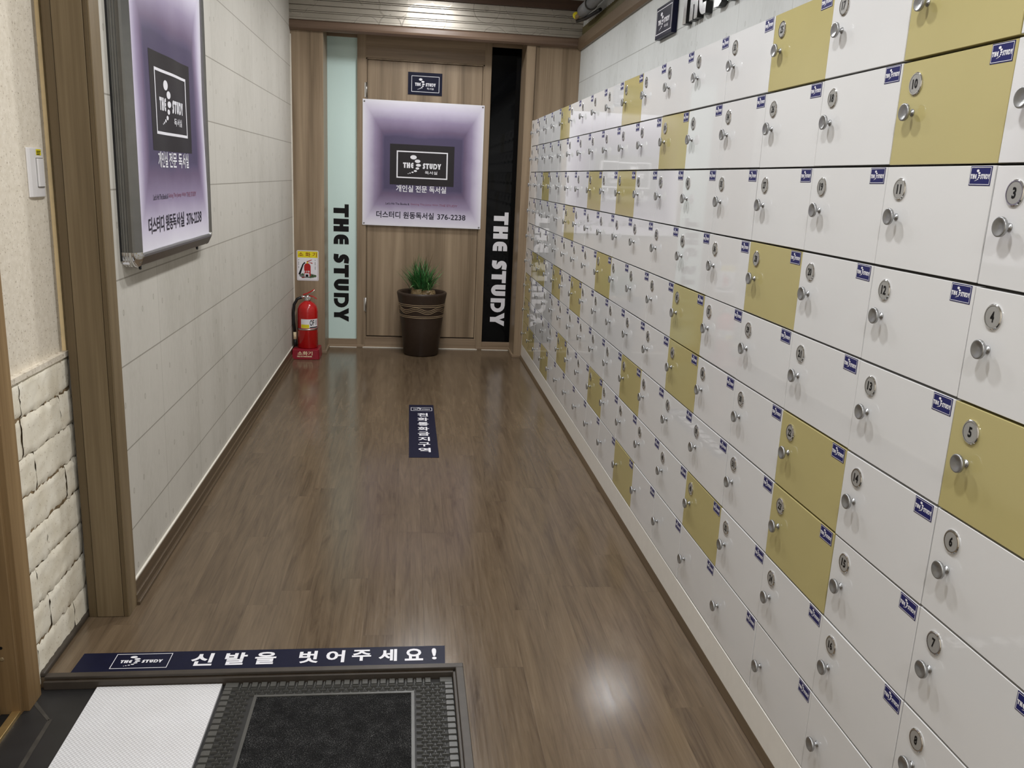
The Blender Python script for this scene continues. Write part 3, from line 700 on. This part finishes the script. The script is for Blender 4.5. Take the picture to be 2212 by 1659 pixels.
b = M(); b.tube([(EX+.004, EY-.012, EB+.37), (EX+.03, EY-.012, EB+.395), (EX+.052, EY-.012, EB+.418)], .0022, 'chrome', 8); b.build('safety_pin', t)
b = M(); b.tube([(EX-.04, EY-.006, EB+.362), (EX-.07, EY-.01, EB+.35), (EX-.092, EY-.014, EB+.31), (EX-.098, EY-.016, EB+.25), (EX-.097, EY-.016, EB+.18), (EX-.09, EY-.016, EB+.11)], .0105, 'black_plastic', 12); b.build('hose', t)
b = M(); b.tube([(EX-.09, EY-.016, EB+.112), (EX-.089, EY-.016, EB+.06)], .0112, 'cream', 14); b.tube([(EX-.089, EY-.016, EB+.06), (EX-.087, EY-.016, EB+.012)], [.011, .014], 'black_plastic', 14); b.build('nozzle', t)

# ------------------------------------------------------------------ potted plant
PX, PY = .107, 6.33
t = thing('potted_plant', 'tall dark brown pot with a grassy green plant before the door', 'potted plant', (PX, PY, 0))
b = M(); RB = lambda z: .128+(.182-.128)*z/.47
b.lathe([(.118, 0), (RB(.01), .008), (RB(.2), .2), (RB(.4), .4), (.184, .455), (.186, .468), (.18, .476), (.166, .474), (.158, .462), (.15, .40)], (PX, PY, 0), (0, 0, 1), 'pot', 48); pot = b.build('pot', t)
b = M()
for z in (.392, .38, .308, .297):
    b.tube([(PX+(RB(z)+.0006)*math.cos(R(a)), PY+(RB(z)+.0006)*math.sin(R(a)), z) for a in range(0, 361, 8)], .0013, 'potline', 6)
for k in range(3):
    z = .363-k*.0125
    b.tube([(PX+(RB(z)+.001)*math.cos(R(a)), PY+(RB(z)+.001)*math.sin(R(a)), z+.011*math.sin(R(a*6))) for a in range(0, 361, 4)], .0012, 'potline', 6)
b.build('wave_pattern', pot)
b = M(); b.lathe([(.154, .415), (.08, .43), (.02, .436)], (PX, PY, 0), (0, 0, 1), 'soil', 28); b.build('soil', t)
rp = random.Random(11)
for x, y, r, h in ((-.035, -.03, .05, .075), (.045, -.035, .055, .068), (0, .03, .05, .07)):
    b = M(); n = 22; v = []
    for j in range(7):
        for i in range(n):
            a = 2*math.pi*i/n; rr = r*(1-.25*abs(j/6-.4))*(1+rp.uniform(-.09, .09)); v.append((PX+x+rr*math.cos(a), PY+y+rr*math.sin(a), .42+h*j/6+rp.uniform(-.004, .004)))
    b.add(v, [(j*n+i, j*n+(i+1) % n, (j+1)*n+(i+1) % n, (j+1)*n+i) for j in range(6) for i in range(n)]+[tuple(range(6*n, 7*n))], 'wrap'); b.build('wrapped_root_ball', t)
fo = M()
def blade(base, a, lean, L, w, m, bend=.6, seg=6):
    v = []; p = Vector(base); th = lean
    for i in range(seg+1):
        ww = w*(1-(i/seg)**1.6)*(.55+.45*min(1, i/1.5))+.0004
        side = Vector((-math.sin(a), math.cos(a), 0))*ww
        fold = Vector((0, 0, -ww*.25))
        v += [p-side, p+fold, p+side]
        p = p+Vector((math.sin(th)*math.cos(a), math.sin(th)*math.sin(a), math.cos(th)))*(L/seg); th += bend/seg
    fo.add(v, [(3*i+j, 3*i+j+1, 3*i+j+4, 3*i+j+3) for i in range(seg) for j in (0, 1)], m, True)
for i in range(330):
    a = rp.uniform(0, 2*math.pi); r = rp.uniform(0, .05); L = rp.uniform(.1, .23)
    blade((PX+r*math.cos(a)+rp.uniform(-.03, .03), PY+r*math.sin(a), .46+rp.uniform(0, .05)), a+rp.uniform(-.6, .6), rp.uniform(.0, .75), L, rp.uniform(.003, .006), 'leaf' if rp.random() < .78 else 'leaf_light', rp.uniform(.1, 1.1))
for i in range(26):
    a = rp.uniform(0, 2*math.pi); blade((PX+rp.uniform(-.06, .04), PY+rp.uniform(-.02, .03), .53+rp.uniform(0, .05)), a, rp.uniform(.0, .3), rp.uniform(.14, .2), .0045, 'leaf_dry' if i % 3 == 0 else 'leaf', rp.uniform(0, .5))
for (x, z, a, ln, L, w, bd, m) in ((.045, .53, -.5, .35, .17, .0075, -.1, 'leaf_light'), (.03, .53, -1.8, .5, .12, .006, .9, 'leaf_light'), (-.03, .51, -2.2, 1.0, .11, .006, 1.3, 'leaf_light'), (.02, .53, -1.3, .9, .12, .007, 1.4, 'leaf_light'), (.05, .52, -.9, 1.0, .13, .006, .9, 'leaf_light'), (.07, .5, -.2, .8, .13, .003, .5, 'leaf_dry'), (-.06, .54, 3.4, .95, .13, .003, .5, 'leaf_dry'), (-.07, .49, 3.0, .9, .1, .0025, .3, 'leaf_dry')):
    blade((PX+x, PY-.03, z), a, ln, L, w, m, bd)
fo.build('foliage', t, recalc=False)

# ------------------------------------------------------------------ floor stickers, mats
b = M(); fr = FLAT(0); p4 = [(-.868, 2.107), (.1205, 2.1055), (.1235, 2.1985), (-.865, 2.1985)]
b.poly(p4, fr, .0012, 'navy_dark', .001)
fl = lambda u, v, d=0: (u, v, d)
logo(b, -.775, -.628, 2.118, 2.189, fl, .0022, tu=.012, tv=.03, korean=False)
for ch, u0, u1 in (('신', -.572, -.513), ('발', -.483, -.424), ('을', -.402, -.345), ('벗', -.283, -.23), ('어', -.209, -.158), ('주', -.138, -.085), ('세', -.064, -.013), ('요', .009, .06)):
    b.text(ch, u0, u1, 2.123 if ch not in '주' else 2.128, 2.184, fl, .0022, 'white_print', .03)
b.text('!', .085, .098, 2.126, 2.184, fl, .0022, 'white_print', .026)
tag(b.build('floor_sticker', recalc=False), 'long navy floor sticker beside the entrance mat, asking to take off shoes', 'sticker', 'navy floor stickers')
b = M(); b.poly([(.0195, 3.882), (.164, 3.882), (.162, 4.842), (.019, 4.842)], fl, .0012, 'navy_dark', .001)
logo(b, .03, .152, 4.712, 4.782, fl, .0022, tu=.02, tv=.07, korean=False, spread=.06)
for i, ch in enumerate('전화통화금지구역'):
    z1 = 4.662-i*.0905; b.text(ch, .066, .126, z1-.068, z1, fl, .0022, 'white_print', .024)
tag(b.build('floor_sticker', recalc=False), 'upright navy floor sticker in the middle of the corridor floor', 'sticker', 'navy floor stickers')

MX0, MX1, MY0, MY1, MZ = -.464, .139, 1.15, 2.072, -.03
t = thing('doormat', 'grey rubber doormat with a black carpet middle in the sunk entrance', 'doormat', ((MX0+MX1)/2, (MY0+MY1)/2, MZ))
b = M(); IX0, IX1, IY1 = -.372, .027, 2.003; IY0 = MY0+.07
b.box(MX0, MX1, MY0, MY1, MZ, MZ+.005, 'rubber_base')
for x0, x1, y0, y1 in ((IX0-.008, IX0, IY0, IY1), (IX1, IX1+.008, IY0, IY1), (IX0-.008, IX1+.008, IY1, IY1+.008), (IX0-.008, IX1+.008, IY0-.008, IY0)): b.box(x0, x1, y0, y1, MZ+.004, MZ+.012, 'rubber')
# rim blocks
def ramp_box(x0, x1, y0, y1, h):
    i = .0012
    v = [(x0, y0, MZ+.004), (x1, y0, MZ+.004), (x1, y1, MZ+.004), (x0, y1, MZ+.004), (x0+i, y0+i, MZ+h), (x1-i, y0+i, MZ+h), (x1-i, y1-i, MZ+h), (x0+i, y1-i, MZ+h)]
    b.add(v, [(0, 1, 5, 4), (1, 2, 6, 5), (2, 3, 7, 6), (3, 0, 4, 7), (4, 5, 6, 7)], 'rubber')
rim = .022; p = .0242
ramp_box(MX0, MX0+.035, MY1-rim, MY1, .011); ramp_box(MX0, MX0+rim, MY1-.035, MY1-rim-.0002, .011); ramp_box(MX1-.035, MX1, MY1-rim, MY1, .011); ramp_box(MX1-rim, MX1, MY1-.035, MY1-rim-.0002, .011)
x = MX0+.044
while x+p*.7 < MX1-.035: ramp_box(x, x+p*.68, MY1-rim, MY1, .011); b.box(x-p*.2, x-p*.07, MY1-rim, MY1-.002, MZ+.004, MZ+.0085, 'rubber'); x += p
y = MY1-.036
while y-p > MY0:
    for xa in (MX0, MX1-rim): ramp_box(xa, xa+rim, y-p*.68, y, .011); b.box(xa+.002, xa+rim-.002, y-p*.93, y-p*.78, MZ+.004, MZ+.0085, 'rubber')
    y -= p
# basket weave of the band
qx, qy = .0242, .0126; j = 0; y = MY1-rim-.006
while y > MY0+.01:
    x = MX0+rim+.006+(qx/2 if j % 2 else 0)
    while x < MX1-rim-.004:
        band = not (IX0-.02 < x < IX1+.02 and IY0-.016 < y < IY1+.014)
        if band:
            ramp_box(x-qx*.36, x+qx*.36, y-.002, y+.0014, .0105)
            if not (IX0-.02 < x+qx/2 < IX1+.02 and IY0-.016 < y < IY1+.014) and x+qx/2 < MX1-rim-.004: ramp_box(x+qx/2-.0018, x+qx/2+.0018, y-qy*.45, y+qy*.45, .009)
        x += qx
    y -= qy; j += 1
b.build('rubber_border', t)
b = M(); k = 40; rc = random.Random(5)
vv = [(IX0+(IX1-IX0)*i/k, IY0+(IY1-IY0)*jj/k, MZ+.0095+rc.uniform(-.0008, .0008)) for jj in range(k+1) for i in range(k+1)]
b.add(vv, [(jj*(k+1)+i, jj*(k+1)+i+1, (jj+1)*(k+1)+i+1, (jj+1)*(k+1)+i) for jj in range(k) for i in range(k)], 'carpet', True)
b.build('carpet_insert', t)
b = M(); v = [(-.79, 1.15), (-.4735, 1.15), (-.4735, 2.073), (-.791, 2.073)]; b.poly(v, fl, -.022, 'pad', .008)
tag(b.build('floor_pad'), 'white dimpled floor pad left of the grey doormat', 'mat')

# ------------------------------------------------------------------ light switch
t = thing('light_switch', 'white rocker light switch with a yellow sticker on the entrance wall', 'light switch', (XE-.012, 2.35, 1.28))
b = M(); pr = [(-.047, 0), (-.047, .004), (-.036, .007), (-.015, .008), (.015, .008), (.036, .007), (.047, .004), (.047, 0)]; n = len(pr)
ys, za, zb = 2.345, 1.221, 1.343
b.add([(XE-.012+q, ys+p_, z) for z in (za, zb) for p_, q in pr], [(i, (i+1) % n, (i+1) % n+n, i+n) for i in range(n)]+[tuple(range(n))[::-1], tuple(range(n, 2*n))], 'white_plastic'); pl = b.build('plate', t, .002)
b = M(); b.add([(XE-.012+q, y, z) for z in (1.247, 1.317) for y, q in ((2.339, .006), (2.34, .0125), (2.358, .0125), (2.376, .0115), (2.378, .005))], [(0, 1, 6, 5), (1, 2, 7, 6), (2, 3, 8, 7), (3, 4, 9, 8), (0, 4, 3, 2, 1), (5, 6, 7, 8, 9)], 'white_plastic'); b.build('rocker', t, .0012)
b = M(); b.box(XE-.006, XE-.0035, 2.3375, 2.3795, 1.2455, 1.3185, 'frame_alu'); b.build('rocker_gap', pl)
b = M(); fr = LEFT(XE-.012); b.rect(2.342, 2.372, 1.325, 1.34, fr, .0083, 'yellow')
for i in range(3): b.rect(2.345, 2.369-i*.003, 1.336-i*.004-.002, 1.336-i*.004, fr, .0086, 'black')
b.build('sticker', t, recalc=False)

# ------------------------------------------------------------------ pipe and ribbed board above the crown moulding
t = thing('pipe', 'grey covered pipe under the ceiling above the right wall moulding', 'pipe', (1.12, 6.0, 2.39))
P0, P1 = Vector((1.1, 6.02, 2.4)), Vector((1.1, -1.1, 2.4))
b = M(); b.tube([P0+(P1-P0)*(.03), P0+(P1-P0)*.5, P1], .034, 'grey_pipe', 20); b.build('pipe_cover', t)
b = M(); b.tube([(1.1, 5.81, 2.4), (1.1, 5.55, 2.4)], .038, 'grey_pipe', 20); b.tube([(1.1, 5.56, 2.4), (1.1, 5.545, 2.4)], .041, 'rubber', 20); b.build('collar', t)
b = M(); b.tube([(1.1, 6.02, 2.4), (1.085, 5.96, 2.385), (1.1, 5.82, 2.398)], .015, 'wrap', 10); b.tube([(1.1, 6.0, 2.37), (1.12, 5.8, 2.355), (1.15, 5.5, 2.36)], .011, 'black_plastic', 10); b.lathe([(.019, 0), (.022, .004), (.022, .016), (.012, .02)], (1.085, 5.96, 2.395), (-.3, -1, .1), 'yellow', 16); b.build('valve', t)
b = M(); n = 300; v = []
for i in range(n+1):
    y = YF-.04-(YF+1.1)*i/n; w = .006 if i % 2 else 0
    v += [(XR-.004-w, y, 2.303), (XR-.004-w, y, 2.37), (XR, y, 2.37)]
b.add(v, [(3*i+q, 3*i+q+1, 3*i+q+4, 3*i+q+3) for i in range(n) for q in (0, 1)], 'olive')
struct(b.build('trim_7'), 'olive ribbed board between pipe and crown moulding', 'trim')

# ------------------------------------------------------------------ shoe lockers
LX, LY0, LW, NC = .864, .905, .29515, 18
ZR = [1.732, 1.554, 1.376, 1.197, 1.017, .835, .657, .475, .296, .111]
OCHRE = {(14, 1), (9, 1), (4, 1), (2, 1), (7, 2), (2, 2), (16, 3), (11, 3), (9, 3), (13, 4), (4, 4), (10, 5), (6, 5), (17, 6), (16, 6), (14, 6), (12, 6), (6, 6), (1, 5), (3, 6), (8, 7), (18, 7), (3, 7), (18, 8), (13, 8), (10, 8), (5, 8), (18, 9), (17, 9), (15, 9), (8, 9)}
TH, DEP = .018, XR-LX-.003
def carcass_mesh(h):
    b = M(); i = .009; x0, x1, y0, y1 = TH+.005, DEP, -LW/2+.0003, LW/2-.0003
    o = [(x0, y0, .0003), (x0, y1, .0003), (x0, y1, h-.0003), (x0, y0, h-.0003)]; f = [(x0, y0+i, i), (x0, y1-i, i), (x0, y1-i, h-i), (x0, y0+i, h-i)]
    bk = [(x1, p_[1], p_[2]) for p_ in o]; inn = [(x1-.01, p_[1], p_[2]) for p_ in f]
    v = o+f+bk+inn
    F = [(k, (k+1) % 4, (k+1) % 4+4, k+4) for k in range(4)]+[(k, k+8, (k+1) % 4+8, (k+1) % 4) for k in range(4)]+[(8, 9, 10, 11)]+[(k+4, (k+1) % 4+4, (k+1) % 4+12, k+12) for k in range(4)]+[(12, 13, 14, 15)]
    b.add(v, F, 'carcass'); me = b.mesh('carcass'); return me
def door_mesh(h, m):
    b = M(); b.box(0, TH, -LW/2+.0012, LW/2-.0012, .0012, h-.0032, m); me = b.mesh('door')
    bm = bmesh.new(); bm.from_mesh(me); bmesh.ops.recalc_face_normals(bm, faces=bm.faces)
    bmesh.ops.bevel(bm, geom=list(bm.edges), offset=.0007, segments=1, affect='EDGES'); bm.to_mesh(me); bm.free(); return me
def knob_mesh():
    b = M(); b.lathe([(.0062, 0), (.0062, .0014), (.0038, .002), (.0038, .0095), (.0075, .0115), (.0138, .0125), (.0148, .0138), (.0148, .0172), (.0138, .0182), (.0122, .018), (.008, .0158), (.003, .0148)], (0, 0, 0), (-1, 0, 0), 'knob_metal', 24); return b.mesh('knob')
def tag_mesh():
    b = M(); fr = frame((0, 0, 0), (0, -1, 0), (0, 0, 1))
    b.rect(-.025, .025, -.0145, .0145, fr, .0004, 'navy'); b.add([fr(u, v, d) for d in (0, .0004) for u, v in ((-.025, -.0145), (.025, -.0145), (.025, .0145), (-.025, .0145))], [(k, (k+1) % 4, (k+1) % 4+4, k+4) for k in range(4)], 'navy')
    b.border(-.0235, .0235, -.013, .013, .0008, .0008, fr, .0007, 'white_print')
    for a, c, ra, rb in DOTS: b.ellipse(-.0235+.047*(a+.03), .0125-.026*(c*.95-.02), ra*.05, rb*.028, fr, .0007, 'white_print', 10)
    b.word('THE', -.0224, -.0082, -.0044, .0026, fr, .0007, 'white_print'); b.word('STUDY', .0012, .0224, -.0046, .0026, fr, .0007, 'white_print')
    return b.mesh('logo_tag', weld=False)
def plate_mesh(num):
    b = M(); b.lathe([(.019, 0), (.0193, .0018), (.0178, .003), (.0162, .003)], (0, 0, 0), (-1, 0, 0), 'chrome', 28, caps=False)
    b.lathe([(.0162, .003), (.0158, .0026)], (0, 0, 0), (-1, 0, 0), 'black', 28, caps=False); b.lathe([(.0158, .0026), (.0001, .0026)], (0, 0, 0), (-1, 0, 0), 'plateface', 28, caps=False, smooth=False)
    s_ = str(num); w = {1: .0082, 2: .0158, 3: .0216}[len(s_)]*(.6 if s_ == '1' else .84 if s_ == '11' else 1)
    b.text(s_, -w/2, w/2, -.0083, .0083, frame((0, 0, 0), (0, -1, 0), (0, 0, 1)), .0029, 'black', .036, 2)
    return b.mesh('number_plate', weld=False)
def fix(me):
    bm = bmesh.new(); bm.from_mesh(me); bmesh.ops.recalc_face_normals(bm, faces=bm.faces); bm.to_mesh(me); bm.free(); return me
KN, TG = fix(knob_mesh()), tag_mesh()
CAR = [carcass_mesh(ZR[r]-ZR[r+1]) for r in range(9)]
DW = [door_mesh(ZR[r]-ZR[r+1], 'white_gloss') for r in range(9)]; DO = [door_mesh(ZR[r]-ZR[r+1], 'ochre_gloss') for r in range(9)]
def child(name, me, parent, loc, rot=(0, 0, 0)):
    o = bpy.data.objects.new(name, me); COL.objects.link(o); o.parent = parent; o.location = loc; o.rotation_euler = rot; return o
ORD = ['', 'top', 'second', 'third', 'fourth', 'fifth', 'sixth', 'seventh', 'eighth', 'bottom']
NTH = ['', 'first', 'second', 'third', 'fourth', 'fifth', 'sixth', 'seventh', 'eighth', 'ninth', 'tenth', 'eleventh', 'twelfth', 'thirteenth']
rl = random.Random(23)
for c in range(1, NC+1):
    for r in range(1, 10):
        h = ZR[r-1]-ZR[r]; och = (c, r) in OCHRE; col = 'ochre' if och else 'white'; num = (c-1)*8+r
        if c <= 6:
            if r == 9: lab = f'{col} shoe locker with no number plate in the bottom row, below locker {num-1}'
            elif r == 1 and c == 2: lab = f'{col} shoe locker cut off by the picture top, above locker 10'
            elif r <= 2 and c == 1: lab = f'{col} shoe locker cut off at the right edge, right of locker {num+8}'
            else: lab = f'{col} shoe locker whose round plate reads {num}'
        else:
            k = NC+1-c
            lab = f'{col} shoe locker in the {ORD[r]} row, {NTH[k]} from the far door end'
        if c == 1 and r == 1: lab = 'white shoe locker cut off in the top right corner of the picture'
        root = thing('shoe_locker', lab, 'locker', (LX, LY0+LW*(c-.5), ZR[r]), 'ochre shoe lockers' if och else 'white shoe lockers')
        child('carcass', CAR[r-1], root, (0, 0, 0))
        d = child('door', (DO if och else DW)[r-1], root, (rl.uniform(-.0006, .0006), 0, rl.uniform(-.0007, .0005)), (rl.uniform(-.0022, .0022), rl.uniform(-.002, .002), rl.uniform(-.0022, .0022)))
        ky = LW/2-.05+rl.uniform(-.0015, .0015)
        child('knob', KN, d, (0, ky, h*.5+rl.uniform(-.0015, .0015)), (rl.uniform(0, 6), 0, 0))
        if r < 9: child('number_plate', fix(plate_mesh(num)), d, (0, ky+rl.uniform(-.001, .001), h-.0415), (rl.uniform(-.06, .06), 0, 0))
        child('logo_tag', TG, d, (-.0001, -LW/2+.0325+rl.uniform(-.0015, .001), h-.0185), (rl.uniform(-.02, .02), 0, 0))
YE = LY0+LW*NC
b = M(); b.box(LX-.0005, XR-.002, LY0, YE, .012, .108, 'plinth'); tag(b.build('locker_plinth', bevel=.001), 'long white plinth board under the bottom row of lockers', 'plinth')
b = M(); b.box(LX+.001, XR-.002, YE+.0005, YF-.012, .012, 1.732, 'plinth'); struct(b.build('trim_8', bevel=.001), 'narrow white filler strip between the lockers and the far wall', 'trim')
b = M(); v = []
pr = [(LX-.011, 0), (LX-.011, .004), (LX-.007, .012), (LX-.002, .022), (LX+.01, .022), (LX+.01, 0)]; n = len(pr)
b.add([(x, y, z) for y in (LY0, YF-.012) for x, z in pr], [(i, (i+1) % n, (i+1) % n+n, i+n) for i in range(n)]+[tuple(range(n)), tuple(range(2*n-1, n-1, -1))], 'lam_b')
struct(b.build('baseboard_right'))

# ------------------------------------------------------------------ ceiling lamps; the two rearmost are unseen, added as fill
for i, (y, w) in enumerate(zip(LAMP_Y, LAMP_W)):
    t = thing('ceiling_lamp', 'round ceiling lamp above the corridor', 'lamp', (LAMP_X, y, CEIL), 'ceiling lamps in a row above the corridor')
    b = M(); b.lathe([(.1, 0), (.1, -.02), (.088, -.03), (.082, -.03), (.082, -.012)], (LAMP_X, y, CEIL), (0, 0, 1), 'white_plastic', 28, caps=False); b.build('housing', t)
    l = lamp_light(y, w); l.parent = t; l.location = (0, 0, -.016)
